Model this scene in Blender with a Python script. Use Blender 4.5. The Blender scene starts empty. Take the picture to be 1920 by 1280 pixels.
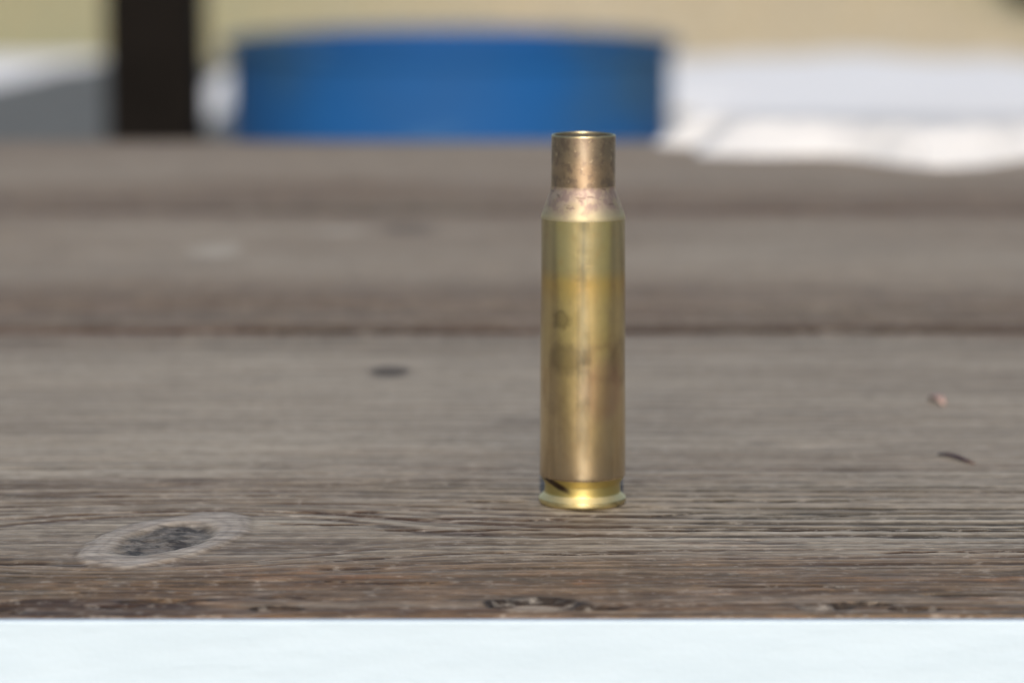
import bpy, bmesh, math, random
import numpy as np

# ------------------------------------------------------------------ camera, sky, sun, exposure
scene = bpy.context.scene
R = math.radians
cam_d = bpy.data.cameras.new('camera')
cam = bpy.data.objects.new('camera', cam_d)
scene.collection.objects.link(cam)
scene.camera = cam
cam.location = (0.0, -0.460, 0.088)
cam.rotation_euler = (R(90 - 8.1), 0, 0)
cam_d.sensor_width = 36.0
cam_d.lens = 6329 / 1920 * 36.0
cam_d.clip_start = 0.01
cam_d.clip_end = 2000
cam_d.dof.use_dof = True
cam_d.dof.focus_distance = 0.437
cam_d.dof.aperture_fstop = 21.0
cam_d.dof.aperture_blades = 0

SUN_EL, SUN_AZ = 24.0, 0.6          # sun behind the camera, degrees
world = bpy.data.worlds.new('World')
scene.world = world
world.use_nodes = True
wn = world.node_tree
bg = wn.nodes['Background']
sky = wn.nodes.new('ShaderNodeTexSky')
sky.sky_type = 'NISHITA'
sky.sun_disc = False
sky.dust_density = 2.2
sky.ozone_density = 0.8
sky.sun_elevation = R(SUN_EL)
sky.sun_rotation = R(180 - SUN_AZ)
wn.links.new(sky.outputs[0], bg.inputs[0])
bg.inputs[1].default_value = 0.14
sun_d = bpy.data.lights.new('sun', 'SUN')
sun_d.energy = 3.7
sun_d.angle = R(0.5)
sun_d.color = (1.0, 0.945, 0.865)
sun = bpy.data.objects.new('sun', sun_d)
sun.rotation_euler = (R(90 - SUN_EL), 0, R(-SUN_AZ))
sun.location = (0, -5, 4)
scene.collection.objects.link(sun)
scene.view_settings.view_transform = 'Standard'
scene.view_settings.look = 'None'
scene.view_settings.gamma = 1.0
scene.view_settings.use_curve_mapping = False
scene.view_settings.exposure = 0.12
scene.render.film_transparent = False
scene.cycles.filter_width = 1.1
scene.cycles.use_denoising = True

# ------------------------------------------------------------------ helpers
C = scene.collection
random.seed(4)
rng = np.random.default_rng(4)
MM = 0.001


def tag(o, label=None, cat=None, group=None, kind=None):
    if label: o['label'] = label
    if cat: o['category'] = cat
    if group: o['group'] = group
    if kind: o['kind'] = kind
    return o


def empty(name, loc=(0, 0, 0)):
    o = bpy.data.objects.new(name, None)
    o.empty_display_size = 0.01
    o.location = loc
    C.objects.link(o)
    return o


def link(name, me, m, parent=None, loc=(0, 0, 0)):
    o = bpy.data.objects.new(name, me)
    if m is not None:
        me.materials.append(m)
    C.objects.link(o)
    o.location = loc
    if parent is not None:
        o.parent = parent
    return o


def mesh_np(name, V, F4, smooth=None):
    """mesh from numpy verts and a list of face index arrays (quads)"""
    me = bpy.data.meshes.new(name)
    me.vertices.add(len(V))
    me.vertices.foreach_set('co', np.ascontiguousarray(V, dtype=np.float32).ravel())
    n = len(F4)
    me.loops.add(n * 4)
    me.polygons.add(n)
    me.polygons.foreach_set('loop_start', np.arange(0, n * 4, 4, dtype=np.int32))
    me.loops.foreach_set('vertex_index', np.ascontiguousarray(F4, dtype=np.int32).ravel())
    if smooth is not None:
        me.polygons.foreach_set('use_smooth', np.asarray(smooth, dtype=bool))
    me.update(calc_edges=True)
    me.validate()
    return me


def attr(me, name, vals):
    a = me.attributes.new(name, 'FLOAT', 'POINT')
    a.data.foreach_set('value', np.ascontiguousarray(vals, dtype=np.float32).ravel())


def bm_obj(name, bm, m, parent=None, loc=(0, 0, 0), smooth=False):
    me = bpy.data.meshes.new(name)
    bmesh.ops.recalc_face_normals(bm, faces=bm.faces)
    bm.to_mesh(me)
    bm.free()
    if smooth:
        me.polygons.foreach_set('use_smooth', [True] * len(me.polygons))
    return link(name, me, m, parent, loc)


def add_box(bm, c, s, rot=None, bevel=0.0):
    r = bmesh.ops.create_cube(bm, size=1.0)
    vs = r['verts']
    bmesh.ops.scale(bm, vec=s, verts=vs)
    if bevel:
        es = list({e for v in vs for e in v.link_edges})
        rb = bmesh.ops.bevel(bm, geom=es, offset=bevel, segments=2, affect='EDGES', profile=0.6)
        vs = list({v for f in rb['faces'] for v in f.verts} | {v for v in vs if v.is_valid})
    if rot is not None:
        bmesh.ops.rotate(bm, cent=(0, 0, 0), matrix=rot, verts=vs)
    bmesh.ops.translate(bm, vec=c, verts=vs)
    return vs


def lathe(name, prof, m, parent, seg=192, loc=(0, 0, 0), fn=None, smooth=True):
    n = len(prof)
    a = np.linspace(0, 2 * np.pi, seg, endpoint=False)
    P = np.array(prof, dtype=float)
    r = np.repeat(P[:, 0][:, None], seg, 1)
    z = np.repeat(P[:, 1][:, None], seg, 1)
    A = np.repeat(a[None, :], n, 0)
    if fn is not None:
        r, z = fn(r, z, A)
    V = np.stack([r * np.sin(A), -r * np.cos(A), z], -1).reshape(-1, 3)
    i = np.arange(n - 1)[:, None] * seg
    j = np.arange(seg)[None, :]
    j2 = (j + 1) % seg
    F4 = np.stack([i + j, i + j2, i + seg + j2, i + seg + j], -1).reshape(-1, 4)
    me = mesh_np(name, V, F4, np.ones(len(F4), bool) if smooth else None)
    return link(name, me, m, parent, loc)


def _hash(ix, iy, seed):
    h = (ix.astype(np.int64) * 374761393 + iy.astype(np.int64) * 668265263 + seed * 982451653) & 0xFFFFFFFF
    h = ((h ^ (h >> 13)) * 1274126177) & 0xFFFFFFFF
    h = h ^ (h >> 16)
    return (h & 0xFFFFFF) / float(0xFFFFFF)


def vn(x, y, seed=0):
    """value noise -1..1"""
    x, y = np.broadcast_arrays(np.asarray(x, float), np.asarray(y, float))
    ix, iy = np.floor(x), np.floor(y)
    fx, fy = x - ix, y - iy
    fx = fx * fx * (3 - 2 * fx)
    fy = fy * fy * (3 - 2 * fy)
    a = _hash(ix, iy, seed); b = _hash(ix + 1, iy, seed)
    c = _hash(ix, iy + 1, seed); d = _hash(ix + 1, iy + 1, seed)
    return ((a * (1 - fx) + b * fx) * (1 - fy) + (c * (1 - fx) + d * fx) * fy) * 2 - 1


def fbm(x, y, seed=0, oct=4):
    s, a, t = 0, 1.0, 0
    for k in range(oct):
        s = s + a * vn(x * 2 ** k + 17.3 * k, y * 2 ** k - 9.1 * k, seed + 31 * k)
        t += a
        a *= 0.5
    return s / t


def sstep(a, b, x):
    t = np.clip((x - a) / (b - a), 0, 1)
    return t * t * (3 - 2 * t)


# ------------------------------------------------------------------ node helpers
class NT:
    def __init__(self, name):
        self.m = bpy.data.materials.new(name)
        self.m.use_nodes = True
        self.t = self.m.node_tree
        self.b = self.t.nodes['Principled BSDF']

    def n(self, kind, **kw):
        nd = self.t.nodes.new('ShaderNode' + kind)
        for k, v in kw.items():
            setattr(nd, k, v)
        return nd

    def set(self, sock, v):
        if hasattr(v, 'links') or isinstance(v, bpy.types.NodeSocket):
            self.t.links.new(v, sock)
        else:
            if isinstance(v, (tuple, list)) and len(v) == 3 and sock.type == 'RGBA':
                v = (*v, 1)
            sock.default_value = v

    def p(self, **kw):
        names = dict(color='Base Color', rough='Roughness', metal='Metallic', normal='Normal', spec='Specular IOR Level',
                     aniso='Anisotropic', tangent='Tangent', coat='Coat Weight', coat_rough='Coat Roughness',
                     sss='Subsurface Weight', sheen='Sheen Weight')
        for k, v in kw.items():
            self.set(self.b.inputs[names[k]], v)

    def math(self, op, a, b=0.0, c=None, clamp=False):
        nd = self.n('Math', operation=op, use_clamp=clamp)
        self.set(nd.inputs[0], a)
        self.set(nd.inputs[1], b)
        if c is not None: self.set(nd.inputs[2], c)
        return nd.outputs[0]

    def mix(self, f, a, b, blend='MIX'):
        nd = self.n('Mix', data_type='RGBA', blend_type=blend)
        self.set(nd.inputs[0], f)
        self.set(nd.inputs[6], a)
        self.set(nd.inputs[7], b)
        return nd.outputs[2]

    def step(self, x, a, b):
        """smooth 0..1 as x goes from a to b"""
        nd = self.n('MapRange', interpolation_type='SMOOTHSTEP')
        self.set(nd.inputs[0], x)
        lo, hi = (a, b) if a < b else (b, a)
        nd.inputs[1].default_value = lo
        nd.inputs[2].default_value = hi
        nd.inputs[3].default_value = 0.0 if a < b else 1.0
        nd.inputs[4].default_value = 1.0 if a < b else 0.0
        return nd.outputs[0]

    def noise(self, vec, scale, detail=3.0, rough=0.55, dist=0.0):
        nd = self.n('TexNoise')
        if vec is not None: self.set(nd.inputs['Vector'], vec)
        nd.inputs['Scale'].default_value = scale
        nd.inputs['Detail'].default_value = detail
        nd.inputs['Roughness'].default_value = rough
        nd.inputs['Distortion'].default_value = dist
        return nd.outputs[0]

    def mapping(self, vec, scale=(1, 1, 1), loc=(0, 0, 0), rot=(0, 0, 0)):
        nd = self.n('Mapping')
        self.set(nd.inputs[0], vec)
        nd.inputs[1].default_value = loc
        nd.inputs[2].default_value = rot
        nd.inputs[3].default_value = scale
        return nd.outputs[0]

    def obj(self):
        return self.n('TexCoord').outputs['Object']

    def attr(self, name):
        return self.n('Attribute', attribute_name=name).outputs['Fac']

    def bump(self, h, strength, dist, normal=None):
        nd = self.n('Bump')
        nd.inputs['Strength'].default_value = strength
        nd.inputs['Distance'].default_value = dist
        self.set(nd.inputs['Height'], h)
        if normal is not None: self.set(nd.inputs['Normal'], normal)
        return nd.outputs[0]

    def ramp(self, f, stops):
        nd = self.n('ValToRGB')
        el = nd.color_ramp.elements
        while len(el) < len(stops): el.new(0.5)
        for e, (p, c) in zip(el, stops):
            e.position = p
            e.color = (*c, 1)
        self.set(nd.inputs[0], f)
        return nd.outputs[0]


# ------------------------------------------------------------------ materials
def mat_wood():
    w = NT('weathered_wood')
    o = w.obj()
    fib = w.noise(w.mapping(o, (16, 420, 200)), 1.0, 4, 0.6)
    spot = w.noise(w.mapping(o, (140, 260, 100)), 1.0, 4, 0.6)
    fib2 = w.noise(w.mapping(o, (85, 800, 200), (0.3, 0.1, 0)), 1.0, 3, 0.6)
    big = w.noise(w.mapping(o, (9, 30, 10), (3.1, 1.7, 0)), 1.0, 3)
    speck = w.noise(w.mapping(o, (900, 1500, 900)), 1.0, 2, 0.5)
    grey = w.mix(w.step(big, 0.35, 0.68), GREY_A, GREY_B)
    grey = w.mix(w.math('MULTIPLY', w.step(fib, 0.46, 0.66), 0.75), grey, GREY_C)
    grey = w.mix(w.math('MULTIPLY', w.step(spot, 0.55, 0.76), 0.28), grey, (0.135, 0.105, 0.082))
    brown = w.mix(w.step(spot, 0.40, 0.66), (0.158, 0.098, 0.054), (0.250, 0.174, 0.102))
    brown = w.mix(w.math('MULTIPLY', w.step(fib, 0.5, 0.72), 0.5), brown, (0.10, 0.058, 0.043))
    tone = w.math('MULTIPLY', w.attr('tone'), w.math('ADD', 0.35, w.math('MULTIPLY', w.step(fib, 0.28, 0.62), 0.65)), clamp=True)
    col = w.mix(tone, grey, brown)
    col = w.mix(w.math('MULTIPLY', w.attr('orange'), w.step(spot, 0.38, 0.62), clamp=True), col, (0.31, 0.150, 0.068))
    col = w.mix(w.attr('pale'), col, (0.42, 0.37, 0.30))
    col = w.mix(w.math('MULTIPLY', w.attr('rim'), 0.72), col, w.mix(w.step(spot, 0.4, 0.7), (0.38, 0.335, 0.295), (0.26, 0.225, 0.195)))
    col = w.mix(w.attr('knot'), col, w.mix(w.step(w.noise(w.mapping(o, (420, 300, 300)), 1.0, 4, 0.65), 0.40, 0.60), (0.034, 0.027, 0.022), (0.17, 0.146, 0.122)))
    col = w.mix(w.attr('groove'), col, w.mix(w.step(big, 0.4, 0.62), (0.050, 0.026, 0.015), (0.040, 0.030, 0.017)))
    col = w.mix(w.attr('pit'), col, (0.014, 0.010, 0.008))
    mott = w.noise(w.mapping(o, (420, 560, 300), (0.7, 0.2, 0)), 1.0, 3, 0.65)
    col = w.mix(w.math('MULTIPLY', w.step(mott, 0.50, 0.68), 0.50), col, w.mix(0.55, col, (0.05, 0.034, 0.024)))
    col = w.mix(w.math('MULTIPLY', w.step(mott, 0.47, 0.30), 0.45), col, w.mix(0.5, col, (0.56, 0.50, 0.43)))
    col = w.mix(w.math('MULTIPLY', w.step(fib2, 0.52, 0.64), 0.62), col, w.mix(0.55, col, (0.03, 0.02, 0.015)))
    col = w.mix(w.math('MULTIPLY', w.step(fib2, 0.46, 0.32), 0.38), col, w.mix(0.5, col, (0.50, 0.45, 0.40)))
    col = w.mix(w.math('MULTIPLY', w.step(speck, 0.66, 0.76), 0.22), col, (0.50, 0.46, 0.42))
    h = w.math('ADD', w.math('ADD', fib, fib2), w.math('MULTIPLY', speck, 0.5))
    w.p(color=col, rough=w.math('ADD', 0.62, w.math('MULTIPLY', spot, 0.2)), spec=0.32, normal=w.bump(h, 0.35, 0.0003))
    return w.m


GREY_A, GREY_B, GREY_C = (0.230, 0.187, 0.138), (0.316, 0.264, 0.200), (0.450, 0.386, 0.302)


def mat_plain(name, col, rough, spec=0.4, var=0.25, scale=8.0, bump=0.0, bdist=0.001, metal=0.0, col2=None):
    w = NT(name)
    o = w.obj()
    nz = w.noise(o, scale, 5, 0.6)
    c2 = col2 or tuple(c * (1 - var) for c in col)
    kw = dict(color=w.mix(w.step(nz, 0.32, 0.68), col, c2), rough=w.math('ADD', rough - 0.08, w.math('MULTIPLY', nz, 0.16)),
              spec=spec, metal=metal)
    if bump:
        kw['normal'] = w.bump(w.noise(o, scale * 6, 4), bump, bdist)
    w.p(**kw)
    return w.m


def mat_paint():
    w = NT('white_edge_paint')
    o = w.obj()
    n1 = w.noise(w.mapping(o, (60, 60, 300)), 1.0, 4)
    sp = w.noise(o, 160, 1.0, 0.4)
    fine = w.noise(w.mapping(o, (700, 700, 1100)), 1.0, 3)
    col = w.mix(w.step(n1, 0.35, 0.7), (0.410, 0.490, 0.572), (0.390, 0.470, 0.550))
    col = w.mix(w.math('MULTIPLY', w.step(sp, 0.765, 0.81), 0.6), col, (0.30, 0.28, 0.42))
    w.p(color=col, rough=0.55, spec=0.3, normal=w.bump(w.math('ADD', n1, w.math('MULTIPLY', fine, .5)), 0.5, 0.0003))
    return w.m


def mat_brass(kind):
    """tarnished brass; heights and arc positions are measured on the case itself (metres from its base)"""
    w = NT('tarnished_brass_' + kind)
    o = w.obj()
    sx = w.n('SeparateXYZ')
    w.set(sx.inputs[0], o)
    X, Y, Z = sx.outputs
    ang = w.math('ARCTAN2', X, w.math('MULTIPLY', Y, -1.0))
    s = w.math('MULTIPLY', ang, 5.9)                 # arc length, mm; 0 faces the front of the table
    z = w.math('MULTIPLY', Z, 1000.0)
    n_big = w.noise(o, 260, 4, 0.6)
    n_mid = w.noise(o, 700, 4, 0.6)
    n_fine = w.noise(w.mapping(o, (1500, 1500, 9000)), 1.0, 3, 0.6)
    wob = w.math('MULTIPLY', w.math('SUBTRACT', n_big, 0.5), 3.0)
    zz = w.math('ADD', z, wob)
    gold, green = (0.68, 0.555, 0.295), (0.53, 0.495, 0.325)
    brown, dull = (0.70, 0.55, 0.325), (0.60, 0.465, 0.295)
    rough = 0.36
    if kind == 'body':
        col = w.mix(w.step(zz, 12, 2), brown, dull)
        col = w.mix(w.step(zz, 16, 25), col, gold)
        zs = w.math('ADD', z, w.math('MULTIPLY', wob, 0.25))
        col = w.mix(w.math('MULTIPLY', w.step(zs, 27.5, 31.5), 0.75), col, (0.70, 0.515, 0.20))
        zs = w.math('ADD', zs, w.math('MULTIPLY', w.math('SUBTRACT', n_mid, 0.5), 1.6))
        col = w.mix(w.math('MULTIPLY', w.step(zs, 30.8, 33.4), 0.85), col, green)
        col = w.mix(w.math('MULTIPLY', w.step(n_mid, 0.50, 0.72), 0.40), col, (0.56, 0.41, 0.23))

        def stain(cs, cz, rs, rz, inner, amt, c, col, soft=0.42):
            ds = w.math('DIVIDE', w.math('SUBTRACT', w.math('ADD', s, w.math('MULTIPLY', wob, 0.6)), cs), rs)
            dz = w.math('DIVIDE', w.math('SUBTRACT', w.math('ADD', z, w.math('MULTIPLY', w.math('SUBTRACT', n_mid, .5), 2.6)), cz), rz)
            d = w.math('SQRT', w.math('ADD', w.math('MULTIPLY', ds, ds), w.math('MULTIPLY', dz, dz)))
            k = w.step(d, 1.0 + soft, 1.0 - soft)
            if inner is not None:
                ring = w.step(d, 0.45, 0.95)
                k = w.math('MULTIPLY', k, w.math('ADD', inner, w.math('MULTIPLY', ring, 1 - inner)))
            return w.mix(w.math('MULTIPLY', k, amt), col, c)
        col = stain(-3.3, 26.4, 1.35, 1.25, 0.65, 0.75, (0.26, 0.20, 0.11), col, 0.42)
        col = stain(-2.5, 21.0, 2.8, 2.0, 0.75, 0.72, (0.28, 0.21, 0.125), col, 0.45)
        col = stain(-4.6, 16.8, 2.2, 3.4, 0.3, 0.40, (0.40, 0.29, 0.17), col, 0.4)
        col = stain(2.9, 20.4, 3.0, 2.8, 0.25, 0.62, (0.45, 0.31, 0.18), col, 0.3)
        col = stain(6.2, 20.2, 2.0, 3.2, 0.5, 0.75, (0.34, 0.24, 0.14), col)
        col = stain(3.0, 16.5, 3.0, 4.0, 0.8, 0.50, (0.54, 0.33, 0.25), col, 0.35)
        col = stain(-0.6, 12.5, 2.6, 1.5, 0.2, 0.35, (0.46, 0.33, 0.20), col, 0.4)
        rough = w.math('ADD', 0.10, w.math('MULTIPLY', n_big, 0.16))
    elif kind == 'shoulder':
        col = w.mix(w.step(n_big, 0.36, 0.62), (0.40, 0.315, 0.25), (0.355, 0.285, 0.19))
        col = w.mix(w.math('MULTIPLY', w.step(n_mid, 0.44, 0.60), 0.75), col, (0.27, 0.195, 0.175))
        col = w.mix(w.math('MULTIPLY', w.step(w.noise(w.mapping(o, (500, 500, 1600)), 1.0, 3), 0.60, 0.68), 0.6), col, (0.13, 0.085, 0.075))
        col = w.mix(w.math('MULTIPLY', w.step(zz, 41.8, 39.8), 0.85), col, (0.40, 0.35, 0.22))
        rough = w.math('ADD', 0.52, w.math('MULTIPLY', n_mid, 0.2))
    elif kind == 'neck':
        col = w.mix(w.step(n_big, 0.35, 0.66), (0.40, 0.295, 0.205), (0.30, 0.215, 0.15))
        col = w.mix(w.math('MULTIPLY', w.step(zz, 46.3, 49.0), 0.65), col, (0.25, 0.205, 0.16))
        col = w.mix(w.math('MULTIPLY', w.step(n_mid, 0.45, 0.60), 0.75), col, (0.20, 0.145, 0.115))
        col = w.mix(w.math('MULTIPLY', w.step(w.noise(o, 1500, 3), 0.62, 0.72), 0.6), col, (0.62, 0.50, 0.36))
        col = w.mix(w.step(z, 50.85, 51.05), col, (0.44, 0.36, 0.21))
        rough = w.math('ADD', 0.30, w.math('MULTIPLY', n_mid, 0.2))
    elif kind == 'soot':
        col = w.mix(n_mid, (0.030, 0.026, 0.020), (0.075, 0.060, 0.035))
        rough = 0.6
    else:
        col = w.mix(w.step(n_mid, 0.35, 0.7), (0.76, 0.65, 0.34), (0.64, 0.53, 0.24))
        if kind == 'groove':
            wall = w.step(z, 1.60, 1.78)
            col = w.mix(wall, w.mix(n_mid, (0.78, 0.67, 0.38), (0.66, 0.55, 0.28)), w.mix(n_mid, (0.56, 0.45, 0.16), (0.44, 0.34, 0.11)))
            u = w.math('DIVIDE', w.math('ADD', w.math('SUBTRACT', s, -4.75), w.math('MULTIPLY', w.math('SUBTRACT', z, 3.3), 1.1)), 1.6)
            v = w.math('DIVIDE', w.math('SUBTRACT', z, w.math('SUBTRACT', 2.1, w.math('MULTIPLY', s, 0.30))), 0.60)
            d = w.math('SQRT', w.math('ADD', w.math('MULTIPLY', u, u), w.math('MULTIPLY', v, v)))
            d = w.math('ADD', d, w.math('MULTIPLY', w.math('SUBTRACT', n_mid, 0.5), 0.6))
            col = w.mix(w.step(d, 1.45, 0.75), col, (0.050, 0.022, 0.012))
            rough = w.math('ADD', 0.62, w.math('MULTIPLY', wall, -0.20))
        else:
            col = w.mix(w.math('MULTIPLY', w.step(n_big, 0.55, 0.66), 0.6), col, (0.26, 0.19, 0.08))
            rough = 0.38
    scr = w.noise(w.mapping(o, (700, 700, 40000)), 1.0, 1, 0.5)          # lathe marks running round the case
    pit = w.noise(o, 8500, 1, 0.5)
    h = w.math('ADD', w.math('MULTIPLY', scr, 0.8), w.math('MULTIPLY', n_big, 2.0))
    h = w.math('ADD', h, w.math('MULTIPLY', pit, 0.05))
    nrm = w.bump(h, 0.13, 0.00003)
    tg = w.n('Tangent', direction_type='RADIAL', axis='Z').outputs[0]
    w.p(color=col, metal=1.0 if kind != 'soot' else 0.3, rough=rough, normal=nrm)
    if kind != 'soot':
        w.p(aniso=dict(body=0.2, neck=0.2, shoulder=0.0).get(kind, 0.35))
        w.set(w.b.inputs['Tangent'], tg)
        w.b.inputs['Anisotropic Rotation'].default_value = 0.25
    if kind in ('body', 'neck', 'rim', 'groove'):                        # fine handling scratches: a second, brushed lobe
        b2 = w.n('BsdfPrincipled')
        w.set(b2.inputs['Base Color'], w.mix(0.35, col, (0.80, 0.78, 0.62)))
        b2.inputs['Metallic'].default_value = 1.0
        w.set(b2.inputs['Roughness'], w.math('ADD', 0.42, w.math('MULTIPLY', n_big, 0.12)))
        b2.inputs['Anisotropic'].default_value = 0.88
        b2.inputs['Anisotropic Rotation'].default_value = 0.25
        w.set(b2.inputs['Tangent'], tg)
        w.set(b2.inputs['Normal'], w.bump(w.math('ADD', scr, w.math('MULTIPLY', pit, 0.6)), 0.30, 0.00003))
        mx = w.n('MixShader')
        w.set(mx.inputs[0], w.math('ADD', 0.05, w.math('MULTIPLY', w.step(w.noise(w.mapping(o, (300, 300, 260)), 1.0, 4, 0.6), 0.30, 0.70), 0.09)))
        w.t.links.new(w.b.outputs[0], mx.inputs[1])
        w.t.links.new(b2.outputs[0], mx.inputs[2])
        out = [n_ for n_ in w.t.nodes if n_.type == 'OUTPUT_MATERIAL'][0]
        w.t.links.new(mx.outputs[0], out.inputs[0])
    return w.m


def mat_ground():
    w = NT('dry_grass_ground')
    o = w.obj()
    n1 = w.noise(o, 0.55, 4)
    n2 = w.noise(o, 6.0, 5, 0.65)
    n3 = w.noise(o, 0.22, 3)
    col = w.mix(w.step(n2, 0.3, 0.7), (0.66, 0.545, 0.36), (0.52, 0.42, 0.27))
    sx = w.n('SeparateXYZ')
    w.set(sx.inputs[0], o)
    side = w.math('ABSOLUTE', w.math('SUBTRACT', sx.outputs[0], w.math('MULTIPLY', n1, 2.4)))
    col = w.mix(w.math('MULTIPLY', w.step(w.math('ADD', side, w.math('MULTIPLY', n3, 1.0)), 1.3, 3.4), 0.85), col,
                w.mix(n2, (0.31, 0.30, 0.145), (0.46, 0.41, 0.235)))
    w.p(color=col, rough=0.9, spec=0.1, normal=w.bump(n2, 0.6, 0.03))
    return w.m


def mat_snow(name, dirt=0.35, k=1.0):
    w = NT(name)
    o = w.obj()
    n1 = w.noise(o, 1.1, 5, 0.6)
    n2 = w.noise(o, 40, 4)
    col = w.mix(w.math('MULTIPLY', w.step(n1, 0.45, 0.68), dirt), (0.80 * k, 0.79 * k, 0.79 * k), (0.66 * k, 0.63 * k, 0.59 * k))
    w.p(color=col, rough=0.7, spec=0.25, normal=w.bump(n2, 0.5, 0.01))
    return w.m


M_wood = mat_wood()
M_paint = mat_paint()
M_ground = mat_ground()
M_snow = mat_snow('old_snow')
M_snow_t = mat_snow('table_snow', 0.1, 0.72)
M_gravel = mat_plain('grey_gravel', (0.165, 0.170, 0.165), 0.9, 0.2, 0.4, 14.0, 0.8, 0.02)


def mat_barrel():
    w = NT('blue_plastic')
    o = w.obj()
    sx = w.n('SeparateXYZ')
    w.set(sx.inputs[0], o)
    nz = w.noise(o, 3.2, 5, 0.6)
    n2 = w.noise(o, 9.0, 4, 0.6)
    col = w.mix(w.step(nz, 0.35, 0.68), (0.0050, 0.056, 0.188), (0.009, 0.050, 0.150))
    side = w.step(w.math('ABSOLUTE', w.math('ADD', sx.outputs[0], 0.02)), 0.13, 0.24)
    grey_patch = w.math('MULTIPLY', side, w.step(w.math('ADD', sx.outputs[2], w.math('MULTIPLY', n2, 0.12)), 0.51, 0.57))
    col = w.mix(w.math('MULTIPLY', grey_patch, w.math('MULTIPLY', w.step(n2, 0.30, 0.60), 0.7)), col, (0.030, 0.062, 0.090))     # greyer patches near the top, left and right
    col = w.mix(w.math('MULTIPLY', w.step(n2, 0.60, 0.74), 0.5), col, (0.06, 0.13, 0.22))         # scuffs
    w.p(color=col, rough=0.68, spec=0.12, normal=w.bump(n2, 0.15, 0.003))
    return w.m


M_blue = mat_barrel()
M_post = mat_plain('dark_stained_wood', (0.0050, 0.0040, 0.0036), 0.8, 0.06, 0.35, 12.0, 0.5, 0.002)
M_frame = mat_plain('grey_timber', (0.20, 0.17, 0.145), 0.8, 0.25, 0.35, 20.0, 0.5, 0.002)
M_splinter = mat_plain('dark_splinter', (0.075, 0.038, 0.033), 0.6, 0.3, 0.4, 600.0, 0.5, 0.0002)
M_flake = mat_plain('pale_flake', (0.36, 0.25, 0.22), 0.6, 0.3, 0.3, 500.0, 0.5, 0.0002)
M_twig = mat_plain('shrub_twig', (0.07, 0.055, 0.04), 0.85, 0.2)
M_leaf = mat_plain('shrub_leaf', (0.050, 0.060, 0.028), 0.7, 0.3, 0.4)
M_straw = mat_plain('dry_straw', (0.42, 0.33, 0.18), 0.8, 0.2, 0.35, 3.0)

# ------------------------------------------------------------------ ground
GZ = -0.75


def grid_mesh(name, xs, ys, zf, keep=None):
    Xg, Yg = np.meshgrid(xs, ys)
    Z = zf(Xg, Yg)
    V = np.stack([Xg, Yg, Z], -1).reshape(-1, 3)
    nx, ny = len(xs), len(ys)
    i = np.arange(ny - 1)[:, None] * nx
    j = np.arange(nx - 1)[None, :]
    F4 = np.stack([i + j, i + j + 1, i + nx + j + 1, i + nx + j], -1).reshape(-1, 4)
    if keep is not None:
        k = keep(Xg, Yg).reshape(-1)
        F4 = F4[k[F4].any(1)]
        used = np.unique(F4)
        mp = -np.ones(len(V), int)
        mp[used] = np.arange(len(used))
        V, F4 = V[used], mp[F4]
    return mesh_np(name, V, F4, np.ones(len(F4), bool))


far = np.concatenate([-np.geomspace(700, 32, 14), np.linspace(-30, 30, 121), np.geomspace(32, 700, 14)])
g = link('ground', grid_mesh('ground', far, far,
         lambda x, y: GZ + 0.012 * fbm(x * 0.9, y * 0.9, 5) + 0.004 * vn(x * 5, y * 5, 6)), M_ground)
tag(g, 'dry tan grass ground with green patches behind the table', 'ground', kind='structure')


def snow_mask(x, y):
    w = 0.55 * fbm(x * 0.8, y * 0.5, 21) + 0.25 * fbm(x * 3, y * 2, 22)
    m1 = np.minimum.reduce([(x - 0.25 - 0.01 * y) * 1.5 + w, (14.2 - y - 0.05 * x) * 0.7 + w * 1.2, (y - 5.0) * 0.8 + w, (7.5 - x) + w])
    edge = 11.2 + (x + 1.95) * 6.0                     # slanting near edge on the left
    m2 = np.minimum.reduce([(y - edge) * 0.5 + w * 0.4, (14.0 - y) * 0.8 + w * 0.6, (-1.1 - x) * 1.2 + w * 0.6, (x + 8) + w])
    m3 = 1.0 - np.hypot((x + 1.02) / 0.11, (y - 11.4) / 3.0) + 0.3 * w
    return m1, m2, m3


def snow_z(k):
    def f(x, y):
        m = snow_mask(x, y)[k]
        return GZ - 0.06 + 0.12 * sstep(-0.35, 0.75, m) + 0.03 * fbm(x * 1.7, y * 1.1, 30 + k) * sstep(0, .6, m)
    return f


for k, (xs, ys) in enumerate([(np.linspace(-0.6, 9.5, 130), np.linspace(3.5, 17, 150)),
                              (np.linspace(-10, 0, 110), np.linspace(9, 17, 90)),
                              (np.linspace(-1.7, -0.3, 50), np.linspace(7, 14, 60))]):
    o = link('snow_patch', grid_mesh('snow_patch', xs, ys, snow_z(k), lambda x, y, k=k: snow_mask(x, y)[k] > -0.3), M_snow)
    tag(o, ['wide patch of old snow on the ground to the right of the blue barrel',
            'white wedge of old snow on the ground to the left of the dark post',
            'narrow strip of old snow between the dark post and the blue barrel'][k], 'snow', kind='structure')


def gravel_mask(x, y):
    w = 0.5 * fbm(x * 0.7, y * 0.7, 41)
    return np.minimum.reduce([-0.25 - x + w, (y - 4.2) + w, (13.6 - y) + w, x + 12 + w])


o = link('gravel_path', grid_mesh('gravel_path', np.linspace(-13, 1, 100), np.linspace(3, 15, 100),
         lambda x, y: GZ - 0.03 + 0.05 * sstep(-0.3, 0.3, gravel_mask(x, y)) + 0.006 * vn(x * 8, y * 8, 3),
         lambda x, y: gravel_mask(x, y) > -0.25), M_gravel)
tag(o, 'grey gravel strip on the ground at the left behind the table', 'gravel', kind='structure')

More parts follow.
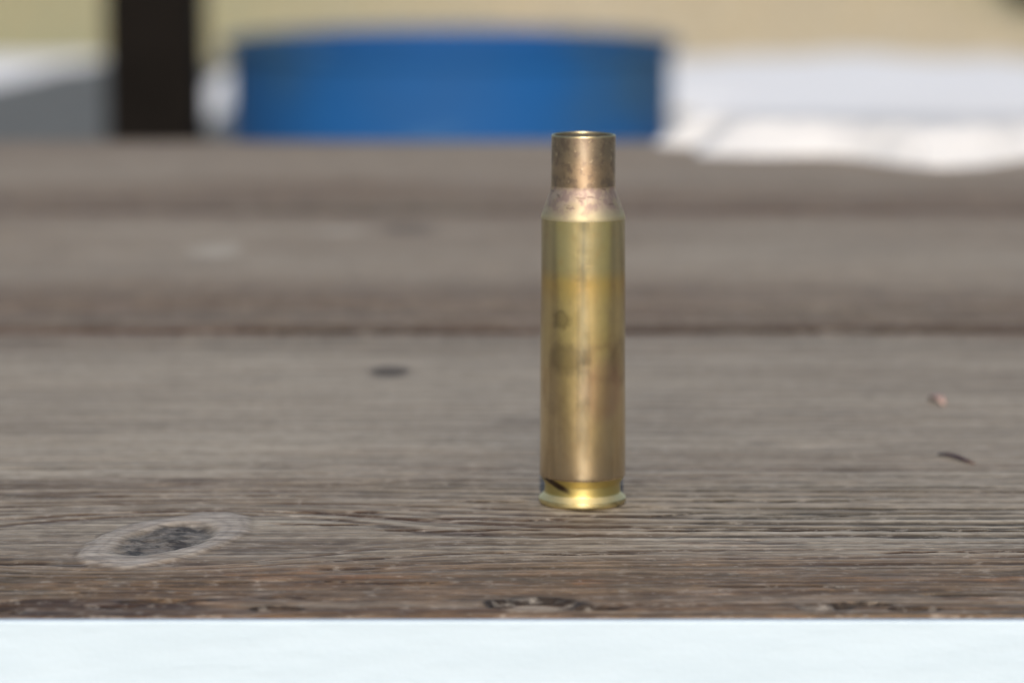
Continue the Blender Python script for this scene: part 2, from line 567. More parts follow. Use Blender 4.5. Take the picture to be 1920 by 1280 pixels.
# dry straw standing on the ground beyond the snow (uncountable)
n = 5200
bx = rng.uniform(-9, 9, n)
by = rng.uniform(14.6, 30, n)
ok = np.maximum.reduce(snow_mask(bx, by)) < -0.25
bx, by = bx[ok], by[ok]
n = len(bx)
hh = rng.uniform(0.03, 0.11, n)
an = rng.uniform(0, np.pi, n)
lx, ly = rng.normal(0, 0.03, n), rng.normal(0, 0.03, n)
wd = 0.006
V = np.zeros((n, 4, 3))
V[:, 0] = np.stack([bx - wd * np.cos(an), by - wd * np.sin(an), np.full(n, GZ - .02)], -1)
V[:, 1] = np.stack([bx + wd * np.cos(an), by + wd * np.sin(an), np.full(n, GZ - .02)], -1)
V[:, 2] = np.stack([bx + lx + .001, by + ly, GZ + hh], -1)
V[:, 3] = np.stack([bx + lx - .001, by + ly, GZ + hh], -1)
o = link('dry_grass', mesh_np('dry_grass', V.reshape(-1, 3), np.arange(n * 4).reshape(n, 4)), M_straw)
tag(o, 'thin dry straw grass scattered over the ground beyond the snow', 'grass', kind='stuff')

# ------------------------------------------------------------------ the wooden table
table = empty('picnic_table', (0, 0.26, GZ))
tag(table, 'weathered grey plank table with a white painted front edge', 'table')
TX = 0.9                                               # half length of the planks


def axis(parts):
    out = []
    for a, b, st in parts:
        out.append(np.arange(a, b, st))
    return np.concatenate(out)


def rings(seed, lo, hi, total):
    r = np.random.default_rng(seed)
    p = [-60.0]
    while p[-1] < total:
        p.append(p[-1] + r.uniform(lo, hi) * (0.6 if p[-1] < 30 else 1.0))
    p = np.array(p)
    return p, r.uniform(0.0, 1.0, len(p) + 2)


def groove_field(wv, x, seed, lo, hi, width, lenx, grow=1.0, back=0.0, ring_rand=None):
    """narrow eroded lines between growth rings; returns 0..1 strength"""
    pos, amp = rings(seed, lo, hi, 420)
    idx = np.clip(np.searchsorted(pos, wv) - 1, 0, len(pos) - 2)
    f = (wv - pos[idx]) / (pos[idx + 1] - pos[idx])
    near = np.where(f > 0.5, idx + 1, idx)
    d = np.abs(wv - pos[near] - back)
    a = 0.34 + amp[near] * 0.68 + 0.45 * vn(x / lenx + near * 13.7, near * 3.1, seed + 5) + 0.22 * vn(x / (lenx * .12) + near * 7.7, near * 1.3, seed + 6)
    if ring_rand is not None:
        rr_ = np.random.default_rng(seed + 99).uniform(-1, 1, len(pos) + 2)
        ring_rand.append(np.clip(rr_[idx] + 0.5 * vn(x / 45.0 + idx * 5.3, idx * 1.7, seed + 8), -1, 1) * sstep(0.0, 0.2, np.minimum(f, 1 - f) + 0.05))
    a = np.clip(a, 0, 1)
    ww = width * (0.35 + 0.85 * a) * grow
    return a * np.exp(-(d / ww) ** 2)


def seg_crack(x, v, x0, x1, v0, wd, seed):
    c = v0 + 0.8 * vn(x / 9.0, 0 * x + seed, seed) + 0.25 * vn(x / 2.2, 0 * x + seed, seed + 1)
    ends = sstep(x0, x0 + 5, x) * sstep(x1, x1 - 5, x)
    wv_ = wd * (0.6 + 0.5 * vn(x / 4.0, 0 * x, seed + 2))
    return ends * np.exp(-((v - c) / np.maximum(wv_, 0.12)) ** 2)


def make_plank(idx, y0, width, thick, xs, vs, seed, round_r, front=False):
    X, Vv = np.meshgrid(xs, vs)
    wv = Vv + 1.6 * vn(X / 140, Vv / 30, seed) + 0.4 * vn(X / 60, Vv / 9, seed + 1) + 0.14 * vn(X / 9, Vv / 3, seed + 2) + 0.24 * vn(X / 1.4, Vv / 1.5, seed + 7)
    knot = np.zeros_like(X)
    rimk = np.zeros_like(X)
    kline = np.zeros_like(X)
    defl = np.zeros_like(X)
    knots = []
    if front:
        knots = [(-45.5, 45.0, 17.0, 1.0), (-51.0, 7.0, 9.0, 0.0), (-21.3, 192.0, 7.0, 0.99)]
    elif idx == 1:
        knots = [(-25.0, 173.0, 13.0, 0.99), (160.0, 90.0, 10.0, 0.9), (-310., 60., 12., 1.)]
    else:
        knots = [(220.0, 80.0, 10.0, 0.9), (-260., 120., 12., .8)]
    for (kx, kv, kr, ka) in knots:
        dx, dv = X - kx, wv - kv
        if front and kr == 17.0:                       # leaning knot
            dv = (Vv - kv)
            dx = dx - dv * 0.26
        q = (dx / (0.50 if kr == 17.0 else 0.62)) ** 2 + dv ** 2
        q2 = (dx / 1.6) ** 2 + dv ** 2
        qn = np.sqrt(q) / kr + 0.10 * fbm(X / 4, Vv / 6, seed + 11)
        defl = np.maximum(defl, kr * kr / np.maximum(q2, kr * kr))
        wv = wv - dv * np.clip(kr * kr * 1.0 / np.maximum(q2, kr * kr * 0.75), 0, 1.0) * 0.92 * np.exp(-q2 / (kr * 3.6) ** 2)
        if ka == 0.99:                                 # small dark knot
            kline = np.maximum(kline, 1.6 * sstep(1.05, 0.6, qn))
            continue
        knot = np.maximum(knot, ka * sstep(0.70, 0.50, qn) * np.clip(1.0 + 0.5 * fbm(X / 6, Vv / 6, seed + 12), 0, 1))
        kline = np.maximum(kline, 1.0 * ka * np.exp(-((qn - 1.10) / 0.06) ** 2) * (0.7 + 0.5 * vn(X / 3, Vv / 4, seed + 17)))
        ringk = np.clip(np.sin(qn * 34 + 2.5 * fbm(X / 7, Vv / 7, seed + 14)) - 0.2, 0, 1) * sstep(0.55, 0.65, qn) * sstep(1.12, 1.0, qn)
        kline = np.maximum(kline, ka * 0.55 * ringk)
        rimk = np.maximum(rimk, ka * sstep(1.12, 0.98, qn) * sstep(0.55, 0.75, qn))
    inside = np.clip(knot + rimk, 0, 1)
    g1 = groove_field(wv, X, seed + 20, 2.5, 4.7, 0.70, 60.0)
    g2 = groove_field(wv + 0.7, X, seed + 40, 1.3, 2.2, 0.32, 40.0)
    edge = np.exp(-(Vv / 26.0) ** 2) + np.exp(-((width - Vv) / 20.0) ** 2)
    flat = sstep(88, 112, Vv) * sstep(width - 8, width - 40, Vv) if front else sstep(50, 80, Vv) * sstep(width - 8, width - 40, Vv)
    soft = 1 - 0.78 * flat
    if front:
        soft = soft * (1 - 0.30 * sstep(34, 22, Vv) * sstep(-45, -25, X))
    soft = soft * (1 - inside)
    rr = []
    c1 = groove_field(wv, X, seed + 20, 2.5, 4.7, 0.70, 60.0, 0.95, 0.22, rr)
    rtone = rr[0] * soft * (1 - inside) * (1 - sstep(0.12, 0.45, defl))
    c2 = groove_field(wv + 0.7, X, seed + 40, 1.3, 2.2, 0.32, 40.0, 1.1, 0.15)
    groove = np.clip(np.clip(c1, 0, 1) ** 0.7 * 1.15 + c2 * 0.55, 0, 1) * soft * np.clip(0.92 + 0.4 * vn(X / 5, Vv / 1.5, seed + 51), 0, 1)
    h = -0.24 * g1 * soft - 0.07 * g2 * soft
    pale = np.zeros_like(X)
    orange = np.zeros_like(X)
    pit = np.zeros_like(X)
    if front:
        for (x0, x1, v0, wd, s_) in [(-20, 7, 51.5, 0.95, 3), (15, 75, 50.8, 0.7, 4), (-34, -17, 55.5, 0.8, 5), (28, 35, 44.8, 1.3, 6),
                                     (-27, -14, 27.0, 0.9, 7), (-13, 10, 58.5, 0.5, 8), (-33, -15, 63.5, 0.6, 9), (4, 60, 62.0, 0.45, 10),
                                     (-100, -66, 52, 0.6, 11), (-34, -22, 10.0, 1.0, 12), (-70, -56, 30.5, 1.1, 13), (22, 52, 72, .6, 14),
                                     (-75, -25, 76, .55, 15), (-12, 4, 71, .8, 16), (40, 80, 79, .5, 17), (-5, 20, 36, .4, 18), (-40, -5, 19, .45, 19),
                                     (20, 44, 16, .5, 20), (-66, -40, 6, .8, 21), (45, 75, 37, .5, 22), (48, 62, 12, .7, 23), (-100, -60, 18, .8, 24)]:
            cr = seg_crack(X, Vv, x0, x1, v0, wd, seed + 60 + s_)
            groove = np.maximum(groove, np.clip(1.3 * seg_crack(X, Vv - 0.30, x0, x1, v0, wd * 1.1, seed + 60 + s_), 0, 1))
            pit = np.maximum(pit, 0.75 * sstep(0.55, 0.95, seg_crack(X, Vv - 0.25, x0, x1, v0, wd * 0.8, seed + 60 + s_)))
            h = h - 0.40 * cr
        # split, chipped places along the front arris
        for (cx, cv, rx, rv, dep) in [(3.0, 6.0, 5.6, 3.6, 1.6), (9.0, 4.2, 4.0, 1.3, 1.2), (42, 6.0, 3.4, 1.2, 2.0), (37.0, 4.4, 3.2, 1.2, 1.0),
                                      (47.8, 3.6, 3.0, 1.0, 1.0), (-28, 4.0, 3.0, 1.3, .9), (-62, 3.0, 4.0, 1.4, 1.0), (70, 4, 5, 1.6, 1.2),
                                      (-42.0, 8.0, 5.5, 0.8, 0.8)]:
            d = np.sqrt(((X - cx) / rx) ** 2 + ((Vv - cv) / rv) ** 2) + 0.22 * fbm(X / 2.0, Vv / 2.0, seed + int(cx) + 90)
            hol = sstep(1.08, 0.86, d)
            h = h - 0.45 * dep * hol
            rimdark = sstep(1.30, 1.05, d) * sstep(0.55, 0.85, d)
            groove = np.maximum(groove * (1 - 0.6 * hol), 0.8 * rimdark)
            pit = np.maximum(pit, 0.9 * sstep(1.28, 1.08, d) * sstep(0.70, 0.95, d) * sstep(cv - 0.6 * rv, cv + 0.3 * rv, Vv))
            if cx == 3.0: pale = np.maximum(pale, 0.45 * sstep(0.85, 0.5, d))
            elif cx in (42, 70): pit = np.maximum(pit, 0.85 * hol)
            else: groove = np.maximum(groove, 0.7 * hol)
        h = h + 0.22 * rimk - 0.35 * knot * (0.6 + 0.8 * fbm(X / 2.5, Vv / 4, seed + 15))
        for (cx, cv, rx, rv, a) in [(9.8, 17.8, 4.5, 6.0, 1.0), (-20, 22, 9, 4, .8), (-34, 22, 10, 5, .55), (60, 21, 7, 4, .8), (55, 9, 8, 3, .6),
                                    (-25.5, 24.5, 5, 3, .8), (28, 42.0, 9, 1.5, .5), (14, 50, 20, 1.5, .3)]:
            d = np.sqrt(((X - cx) / rx) ** 2 + ((Vv - cv) / rv) ** 2) + 0.45 * fbm(X / 3, Vv / 3, seed + 77)
            orange = np.maximum(orange, a * sstep(1.15, 0.2, d))
        pale = np.maximum(pale, 0.55 * np.exp(-((Vv - 62 - 1.2 * vn(X / 20, X * 0, 3)) / 3.0) ** 2) * sstep(-2, 8, X) * sstep(60, 36, X) * (0.6 + .4 * vn(X / 3, Vv / .7, 9)))
        pale = np.maximum(pale, 0.30 * np.exp(-((Vv - 97) / 6.0) ** 2) * (0.6 + 0.4 * vn(X / 25, Vv / 2, 19)))
    tone = 0.95 * sstep(44, 18, Vv + 6 * fbm(X / 40, Vv / 14, seed + 8)) if front else 0.95 * sstep(75, 12, Vv + 34 * fbm(X / 70, Vv / 22, seed + 8))
    if not front: tone = tone + 0.20 + 0.16 * idx + 0.35 * fbm(X / 60, Vv / 26, seed + 19)
    tone = np.clip(tone + 0.35 * sstep(0.1, 0.7, fbm(X / 120, Vv / 22, seed + 9)) + 0.25 * sstep(width - 26, width, Vv), 0, 1) * (1 - inside)
    tone = np.clip(tone + 0.32 * np.clip(-rtone, 0, 1), 0, 1)
    pale = np.maximum(pale, 0.52 * np.clip(rtone, 0, 1) * (0.7 + 0.5 * vn(X / 6, Vv / 1.5, seed + 29)))
    if front: orange = np.maximum(orange, 0.42 * sstep(42, 20, Vv) * np.clip(0.6 + 0.8 * fbm(X / 18, Vv / 5, seed + 36), 0, 1))
    # fibre relief and cupping, rounded arrises
    h = h + (0.030 * vn(X / 14, Vv / 0.7, seed + 3) + 0.022 * vn(X / 3, Vv / 0.7, seed + 27)) * (1 - knot) + 0.10 * fbm(X / 40, Vv / 9, seed + 4)
    r1 = round_r
    e1 = np.clip(r1 - Vv, 0, r1)
    e2 = np.clip(4.0 - (width - Vv), 0, 4.0)
    h = h - (r1 - np.sqrt(np.maximum(r1 * r1 - e1 * e1, 0))) - (4.0 - np.sqrt(np.maximum(16.0 - e2 * e2, 0)))
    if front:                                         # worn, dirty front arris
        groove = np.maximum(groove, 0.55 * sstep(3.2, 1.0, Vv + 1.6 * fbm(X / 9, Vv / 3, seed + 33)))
    groove = np.clip(np.maximum(groove, 0.55 * kline), 0, 1)
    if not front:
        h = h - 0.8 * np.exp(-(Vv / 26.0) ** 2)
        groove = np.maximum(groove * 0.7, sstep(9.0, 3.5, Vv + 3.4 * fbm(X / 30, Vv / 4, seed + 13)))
    if idx == 1:                                      # bleached spots and a dark stain on the middle plank
        for (cx, cv, rx, rv, a) in [(-68, 129, 7, 14, .8), (-41, 168, 7, 8, .55)]:
            d = np.sqrt(((X - cx) / rx) ** 2 + ((Vv - cv) / rv) ** 2) + 0.3 * fbm(X / 4, Vv / 5, 5)
            pale = np.maximum(pale, a * sstep(1.2, 0.5, d))
    # the case stands on these fibres: keep its footprint level
    if front:
        d = np.hypot(X - 9.75, Vv - 71.2)
        k = sstep(8.5, 6.3, d)
        h = np.where(h > -0.08, h * (1 - k) - 0.08 * k, h)
        h = np.where(k > 0.5, np.minimum(h, -0.05), h)
    nx, nv = len(xs), len(vs)
    ragged = (0.35 * fbm(X / 3.0, X * 0 + seed, seed + 35) + 0.25) * np.exp(-(Vv / 0.8) ** 2)
    top = np.stack([X * MM, y0 + (Vv + ragged) * MM, h * MM], -1).reshape(-1, 3)
    i = np.arange(nv - 1)[:, None] * nx
    j = np.arange(nx - 1)[None, :]
    F4 = np.stack([i + j, i + j + 1, i + nx + j + 1, i + nx + j], -1).reshape(-1, 4)
    # skirt and underside
    loop = np.concatenate([np.arange(nx), np.arange(1, nv) * nx + nx - 1, (nv - 1) * nx + np.arange(nx - 2, -1, -1), np.arange(nv - 2, 0, -1) * nx])
    bot = top[loop].copy()
    bot[:, 2] = -thick * MM
    nb = len(top)
    L = len(loop)
    nxt = (np.arange(L) + 1) % L
    side = np.stack([loop, nb + np.arange(L), nb + nxt, loop[nxt]], -1)
    V = np.concatenate([top, bot])
    # underside strips between the front and the back rows
    ff = nb + np.arange(nx)
    bb = nb + (nx + (nv - 1)) + np.arange(nx - 2, -2, -1)
    bb = nb + np.concatenate([[nx - 1 + nv - 1], nx - 1 + nv - 1 + np.arange(1, nx)])[::-1]
    under = np.stack([ff[:-1], bb[:-1], bb[1:], ff[1:]], -1)
    allF = np.concatenate([F4, side, under])
    sm = np.concatenate([np.ones(len(F4), bool), np.zeros(len(side) + len(under), bool)])
    V = V - np.array([0, 0.26, GZ])
    me = mesh_np('plank', V, allF, sm)
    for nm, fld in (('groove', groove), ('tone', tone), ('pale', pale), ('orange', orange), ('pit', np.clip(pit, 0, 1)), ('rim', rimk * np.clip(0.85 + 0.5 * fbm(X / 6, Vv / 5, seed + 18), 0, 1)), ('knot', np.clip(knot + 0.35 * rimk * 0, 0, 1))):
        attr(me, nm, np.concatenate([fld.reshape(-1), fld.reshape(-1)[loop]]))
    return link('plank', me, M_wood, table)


gx = lambda a, st: np.concatenate([-np.geomspace(TX * 1000, a + 2, 60), axis([(-a, a + st / 2, st)]), np.geomspace(a + 2, TX * 1000, 60)])
PLANK_Y = [(-0.0706, 242.4), (0.1778, 216.0), (0.3998, 214.0)]
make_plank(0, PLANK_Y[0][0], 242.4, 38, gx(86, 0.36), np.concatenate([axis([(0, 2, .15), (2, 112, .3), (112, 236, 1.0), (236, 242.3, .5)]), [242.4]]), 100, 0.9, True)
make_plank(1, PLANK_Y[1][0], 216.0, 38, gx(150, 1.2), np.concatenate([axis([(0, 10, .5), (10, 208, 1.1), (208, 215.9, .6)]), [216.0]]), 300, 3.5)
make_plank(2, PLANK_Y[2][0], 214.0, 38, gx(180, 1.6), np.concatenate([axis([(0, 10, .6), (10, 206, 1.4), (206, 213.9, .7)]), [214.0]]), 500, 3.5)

# white painted edging strip nailed along the front of the first plank
bm = bmesh.new()
add_box(bm, (0, -0.0706 - 0.0008 - 0.26, -0.0193 - GZ), (2 * TX, 0.0014, 0.038), bevel=0.0003)
bm_obj('edge_strip', bm, M_paint, table)
# supports
for sx_ in (-0.62, 0.62):
    bm = bmesh.new()
    add_box(bm, (sx_, 0.0, 0.75 - 0.038 - 0.046), (0.038, 0.64, 0.089), bevel=0.003)
    bm_obj('batten', bm, M_frame, table)
    for sy in (-1, 1):
        from mathutils import Matrix
        bm = bmesh.new()
        add_box(bm, (sx_ - 0.042, sy * 0.24, 0.375 - .01), (0.038, 0.089, 0.70), rot=Matrix.Rotation(sy * 0.16, 3, 'X'), bevel=0.003)
        bm_obj('leg', bm, M_frame, table)

# ------------------------------------------------------------------ the spent cartridge case (millimetres)
case = empty('cartridge_case', (0.00975, 0, -0.00008))
tag(case, 'empty tarnished brass rifle cartridge case standing upright on the front plank', 'cartridge case')


def arc(cx, cz, r, a0, a1, n):
    return [(cx + r * math.cos(R(a0 + (a1 - a0) * k / n)), cz + r * math.sin(R(a0 + (a1 - a0) * k / n))) for k in range(n + 1)]


def mmp(p):
    return [(r * MM, z * MM) for r, z in p]


def ding(r, z, A):
    """slightly out of round, tiny dents"""
    d = 0.00003 * np.sin(2 * A + 0.6) + 0.00002 * np.sin(3 * A + z * 300)
    return r + d * (r > 0.003), z


lathe('rim', mmp([(0.0, 0.0), (2.6, 0.0), (2.7, 0.02), (5.25, 0.02), (5.35, 0.03), (5.5, 0.07), (5.75, 0.19), (5.90, 0.29), (5.97, 0.37), (6.0, 0.46), (6.01, 0.6), (6.01, 0.94)]
      + arc(5.97, 0.96, 0.04, 0, 45, 4) + [(5.975, 1.01)]), mat_brass('rim'), case)
lathe('extractor_groove', mmp([(5.975, 1.01), (5.95, 1.03), (5.70, 1.26), (5.45, 1.49), (5.30, 1.63), (5.265, 1.67), (5.245, 1.72), (5.235, 1.80), (5.225, 2.15), (5.22, 2.5), (5.22, 2.85),
      (5.235, 3.02), (5.30, 3.15), (5.48, 3.42), (5.70, 3.76), (5.86, 4.0)]), mat_brass('groove'), case)
lathe('body', mmp([(5.86, 4.0)] + [(5.915, 4.09), (5.950, 4.2), (5.965, 4.35), (5.968, 4.6)]
      + [(5.968 - (5.968 - 5.775) * t, 4.6 + (39.70 - 4.6) * t) for t in np.linspace(0.02, 1, 60)]), mat_brass('body'), case, fn=ding)
sh = math.tan(R(20.0))
neck_r = 4.41
z_top = 40.15 + (5.74 - neck_r) / math.tan(R(20)) + 0.1
lathe('shoulder', mmp([(5.775, 39.70), (5.774, 39.81), (5.768, 39.93), (5.752, 40.05), (5.725, 40.16), (5.690, 40.27)]
      + [(5.690 - (5.690 - neck_r - 0.07) * t, 40.27 + (z_top - 0.30 - 40.27) * t) for t in np.linspace(0.04, 1, 12)]
      + [(neck_r + 0.042, z_top - 0.20), (neck_r + 0.02, z_top - 0.10), (neck_r + 0.006, z_top + 0.05), (neck_r, z_top + 0.25)]), mat_brass('shoulder'), case, fn=ding)


def lip(r, z, A):
    r, z = ding(r, z, A)
    t = np.clip((z - 0.0503) / 0.0009, 0, 1)
    a = (A + np.pi) % (2 * np.pi) - np.pi
    wave = -0.00007 * np.exp(-((a - 0.45) / 0.10) ** 2) + 0.00004 * np.sin(2 * a + 1) - 0.00005 * np.exp(-((a - 0.1) / 0.05) ** 2)
    return r + t * 0.00004 * np.exp(-((a - 0.15) / 0.3) ** 2), z + t * wave


lathe('neck', mmp([(neck_r, z_top + 0.25)] + [(neck_r - 0.01 * t, z_top + 0.25 + (50.95 - z_top - 0.25) * t) for t in np.linspace(0.05, 1, 24)]
      + [(neck_r - 0.02, 51.05), (neck_r - 0.05, 51.12), (neck_r - 0.09, 51.17), (neck_r - 0.14, 51.18), (neck_r - 0.19, 51.16),
         (neck_r - 0.235, 51.08), (neck_r - 0.25, 51.0)]), mat_brass('neck'), case, fn=lip)
lathe('bore', mmp([(neck_r - 0.25, 51.0), (neck_r - 0.27, 50.5), (neck_r - 0.38, 48.0), (neck_r - 0.38, 43.8), (5.2, 39.6), (5.2, 10.0), (4.6, 6.2), (1.2, 5.6), (0.0, 5.6)]),
      mat_brass('soot'), case)

# ------------------------------------------------------------------ bits lying on the planks


def sliver(name, pts, rad, m, label, cat):
    """a bent, tapering splinter"""
    o = empty(name, pts[0])
    n, seg = len(pts), 8
    V, F4 = [], []
    P = [np.array(p) - np.array(pts[0]) for p in pts]
    for k, p in enumerate(P):
        d = P[min(k + 1, n - 1)] - P[max(k - 1, 0)]
        d = d / np.linalg.norm(d)
        u = np.cross(d, (0, 0, 1.0)); u /= np.linalg.norm(u)
        v = np.cross(u, d)
        rr = rad * (0.30 + 0.7 * math.sin(math.pi * (0.12 + 0.8 * k / (n - 1))))
        for q in range(seg):
            a = 2 * math.pi * q / seg
            V.append(p + rr * (math.cos(a) * u * 1.5 + 0.6 * math.sin(a) * v) * (1 + 0.18 * math.sin(5 * a + k)))
    for k in range(n - 1):
        for q in range(seg):
            F4.append((k * seg + q, k * seg + (q + 1) % seg, (k + 1) * seg + (q + 1) % seg, (k + 1) * seg + q))
    c0, c1 = len(V), len(V) + 1
    V += [P[0], P[-1]]
    for q in range(0, seg, 2):
        F4.append((c0, (q + 2) % seg, q + 1, q))
        b = (n - 1) * seg
        F4.append((c1, b + q, b + q + 1, b + (q + 2) % seg))
    me = mesh_np(name, np.array(V), np.array(F4), np.ones(len(F4), bool))
    ob = link(name, me, m, None, pts[0])
    bpy.data.objects.remove(o)
    return tag(ob, label, cat)


sliver('splinter', [(0.0638, 0.0375, 0.0002), (0.0648, 0.0362, 0.0005), (0.0660, 0.0342, 0.0005), (0.0671, 0.0318, 0.0003), (0.0681, 0.0300, 0.0001)], 0.00034, M_splinter,
       'thin dark curled splinter lying on the plank to the right of the case', 'splinter')
sliver('wood_flake', [(0.0692, 0.0908, 0.0002), (0.0697, 0.0888, 0.0009), (0.0702, 0.0868, 0.0009), (0.0706, 0.0848, 0.0002)], 0.0006, M_flake,
       'small pale pinkish wood flake lying behind the dark splinter', 'wood flake')


def table_snow_h(x, y):
    near = 0.556 - 0.040 * sstep(0.09, 0.125, x) + 0.022 * sstep(0.135, 0.16, x) + 0.006 * vn(x * 40, 0 * x, 71) + 0.010 * vn(x * 14, 0 * x, 72)
    far_ = 0.609
    m = np.minimum.reduce([(y - near) / 0.028, (far_ - y) / 0.012 + 0 * x, (x - 0.046) / 0.02 + 0.4 * vn(y * 60, x * 0, 3), (0.75 - x) / 0.05])
    return -0.0025 + (0.0125 + 0.002 * fbm(x * 22, y * 30, 73)) * sstep(-0.15, 1.0, m), m


xs = np.linspace(0.02, 0.80, 260)
ys = np.linspace(0.490, 0.6115, 60)
o = link('snow_ridge', grid_mesh('snow_ridge', xs, ys, lambda x, y: table_snow_h(x, y)[0], lambda x, y: table_snow_h(x, y)[1] > -0.1), M_snow_t)
tag(o, 'thin ridge of melting snow along the far right edge of the table top', 'snow')

# ------------------------------------------------------------------ blue barrel, dark post, shrub
barrel = empty('barrel', (-0.083, 4.12, GZ + 0.02))
tag(barrel, 'blue plastic barrel, open at the top, standing behind the table', 'barrel')
H = 0.575
rb = 0.302
prof = [(0.0, 0.0), (rb - .03, 0.0), (rb - .012, 0.008), (rb - .004, 0.03)]
for zr in (0.17, 0.36):
    prof += [(rb - .004, zr - .03), (rb, zr - .012), (rb, zr + .012), (rb - .004, zr + .03)]
prof += [(rb - .004, H - .03), (rb - .004, H - .012)]
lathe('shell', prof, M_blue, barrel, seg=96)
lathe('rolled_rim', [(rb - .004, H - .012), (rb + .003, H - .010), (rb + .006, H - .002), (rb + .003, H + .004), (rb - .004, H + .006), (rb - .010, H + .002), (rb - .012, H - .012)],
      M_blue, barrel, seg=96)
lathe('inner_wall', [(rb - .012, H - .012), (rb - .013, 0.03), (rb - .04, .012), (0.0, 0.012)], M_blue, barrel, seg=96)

post = empty('post', (-0.452, 3.84, GZ))
tag(post, 'dark square timber post standing left of the blue barrel', 'post')
bm = bmesh.new()
add_box(bm, (0, 0, 0.83), (0.118, 0.118, 1.86), bevel=0.006)
bm_obj('shaft', bm, M_post, post)
bm = bmesh.new()
add_box(bm, (0, 0, 1.774), (0.144, 0.144, 0.024), bevel=0.005)
bmesh.ops.create_cone(bm, cap_ends=True, segments=4, radius1=0.088, radius2=0.004, depth=0.035,
                      matrix=Matrix.Translation((0, 0, 1.8035)) @ Matrix.Rotation(math.pi / 4, 4, 'Z'))
bm_obj('cap', bm, M_post, post)

shrub = empty('shrub', (2.93, 18.2, GZ))
tag(shrub, 'dark low shrub in the grass at the far right', 'shrub')
r_ = random.Random(9)
bm = bmesh.new()
tips = []
for k in range(26):
    a, el, L = r_.uniform(0, 6.28), r_.uniform(0.5, 1.4), r_.uniform(0.25, 0.5)
    d = Vd = (math.cos(a) * math.cos(el), math.sin(a) * math.cos(el), math.sin(el))
    mt = Matrix.Translation(tuple(c * L / 2 for c in d))
    from mathutils import Vector
    q = Vector((0, 0, 1)).rotation_difference(Vector(d)).to_matrix().to_4x4()
    bmesh.ops.create_cone(bm, cap_ends=False, segments=5, radius1=0.010, radius2=0.003, depth=L, matrix=mt @ q)
    for t in np.linspace(0.35, 1.0, 16):
        tips.append(Vector(d) * L * t)
bm_obj('stem', bm, M_twig, shrub)
bm = bmesh.new()
for t in tips:
    for _ in range(4):
        c = t + Vector((r_.gauss(0, .035), r_.gauss(0, .035), r_.gauss(0, .03)))
        u = Vector((r_.gauss(0, 1), r_.gauss(0, 1), r_.gauss(0, 1))).normalized() * 0.016
        v = u.orthogonal().normalized() * 0.008
        bm.faces.new([bm.verts.new(c - u), bm.verts.new(c + v), bm.verts.new(c + u), bm.verts.new(c - v)])
o = bm_obj('foliage', bm, M_leaf, shrub)
o['kind'] = 'stuff'

# ------------------------------------------------------------------ the photographer crouching in front of the table (seen as the dark band mirrored in the brass)


def mat_clothes():
    w = NT('olive_jacket')
    o = w.obj()
    nz = w.noise(o, 30, 4)
    sx = w.n('SeparateXYZ')
    w.set(sx.inputs[0], o)
    col = w.mix(w.step(nz, 0.3, 0.7), (0.11, 0.13, 0.10), (0.085, 0.105, 0.08))
    col = w.mix(w.step(sx.outputs[2], 0.34, 0.32), col, (0.05, 0.06, 0.09))        # trousers below the hem
    w.p(color=col, rough=0.85, spec=0.2, normal=w.bump(w.noise(o, 14, 3), 0.5, 0.02))
    return w.m


M_jacket = mat_clothes()
M_skin = mat_plain('skin', (0.46, 0.29, 0.21), 0.5, 0.4, 0.12, 20)
M_black = mat_plain('dark_eye', (0.03, 0.02, 0.015), 0.2, 0.5)
M_lip = mat_plain('lip', (0.36, 0.16, 0.13), 0.45, 0.4)
M_cap = mat_plain('black_knit', (0.02, 0.02, 0.022), 0.9, 0.2, 0.3, 200, 0.5, 0.002)


def skinned(name, verts, edges, radii, m, parent, root=0, sub=2):
    me = bpy.data.meshes.new(name)
    me.from_pydata(verts, edges, [])
    o = link(name, me, m, parent)
    md = o.modifiers.new('skin', 'SKIN')
    md.use_smooth_shade = True
    for k, rr in enumerate(radii):
        d = me.skin_vertices[0].data[k]
        d.radius = rr if isinstance(rr, tuple) else (rr, rr)
        d.use_root = (k == root)
    sb = o.modifiers.new('sub', 'SUBSURF')
    sb.levels = sb.render_levels = sub
    return o


person = empty('person', (0, -0.98, GZ))
tag(person, 'person in olive jacket crouching before the table, mirrored as a dark band in the brass', 'person')
V = [(0, -0.06, 0.26), (0, -0.02, 0.40), (0, 0.05, 0.54), (0, 0.10, 0.66), (0, 0.13, 0.75), (0, 0.17, 0.80)]
Rr = [(.17, .13), (.15, .11), (.16, .115), (.15, .10), (.062, .06), (.058, .058)]
Ed = [(0, 1), (1, 2), (2, 3), (3, 4), (4, 5)]
for sgn in (-1, 1):
    b = len(V)
    V += [(sgn * .215, .08, .655), (sgn * .32, .12, .44), (sgn * .22, .24, .30), (sgn * .175, .295, .235)]
    Rr += [.085, .068, .05, .036]
    Ed += [(3, b), (b, b + 1), (b + 1, b + 2), (b + 2, b + 3)]
    b = len(V)
    V += [(sgn * .11, -.04, .22), (sgn * .15, .33, .12), (sgn * .13, -.02, .075), (sgn * .12, -.12, .05), (sgn * .13, -.22, .035)]
    Rr += [.11, .075, .06, .045, .03]
    Ed += [(0, b), (b, b + 1), (b + 1, b + 2), (b + 2, b + 3), (b + 3, b + 4)]
skinned('body', V, Ed, Rr, M_jacket, person)
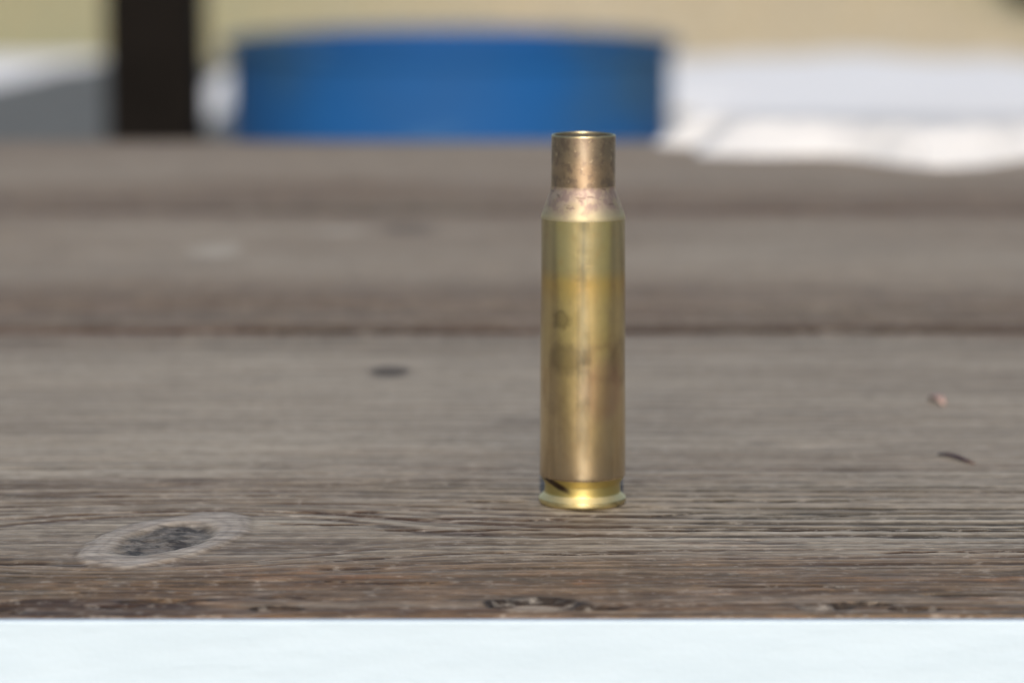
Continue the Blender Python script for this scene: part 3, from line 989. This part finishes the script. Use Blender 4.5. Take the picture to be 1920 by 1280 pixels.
# head with a face, under a knit cap
hd = lathe('head', [(0.0, -.115), (.030, -.112), (.052, -.09), (.066, -.05), (.075, 0), (.078, .04), (.070, .08), (.045, .108), (0.0, .118)], M_skin, person, seg=32, loc=(0, .235, .865),
           fn=lambda r, z, A: (r * (1 + 0.14 * np.cos(A) ** 2) + 0.022 * np.exp(-((A - np.pi) / .22) ** 2) * np.exp(-((z + .012) / .022) ** 2)
                               - 0.008 * np.exp(-((np.abs(A - np.pi) - .42) / .16) ** 2) * np.exp(-((z - .012) / .014) ** 2), z))
for sgn in (-1, 1):
    ear = lathe('ear', [(0.0, -.03), (.010, -.026), (.014, 0), (.012, .022), (0.0, .03)], M_skin, person, seg=10, loc=(sgn * .079, .225, .865))
for sgn in (-1, 1):
    lathe('eye', [(0.0, -.011), (.008, -.008), (.0115, 0), (.008, .008), (0.0, .011)], M_black, person, seg=12, loc=(sgn * .031, .3095, .877))
lathe('mouth', [(0.0, -.006), (.016, -.003), (.018, 0), (.016, .003), (0.0, .006)], M_lip, person, seg=16, loc=(0, .297, .815))
lathe('cap', [(.083, .035), (.088, .04), (.088, .065), (.084, .07), (.080, .095), (.055, .122), (0.0, .132)], M_cap, person, seg=32, loc=(0, .233, .865),
      fn=lambda r, z, A: (r * (1 + 0.14 * np.cos(A) ** 2), z))
for sgn in (-1, 1):
    V = [(sgn * .175, .295, .235), (sgn * .165, .335, .222), (sgn * .160, .365, .212)]
    Ed = [(0, 1), (1, 2)]
    Rr = [.026, (.030, .016), (.032, .014)]
    for f in range(4):
        b = len(V)
        L = (.9, 1.0, .95, .75)[f]
        xf = .135 + f * .0185
        V += [(sgn * xf, .388, .206), (sgn * xf, .388 + .032 * L, .192), (sgn * (xf - .002), .388 + .048 * L, .170)]
        Rr += [.0095, .009, .0075]
        Ed += [(2, b), (b, b + 1), (b + 1, b + 2)]
    b = len(V)
    V += [(sgn * .132, .332, .216), (sgn * .110, .352, .205), (sgn * .098, .375, .192)]
    Rr += [.011, .010, .008]
    Ed += [(1, b), (b, b + 1), (b + 1, b + 2)]
    skinned('hand', V, Ed, Rr, M_skin, person)
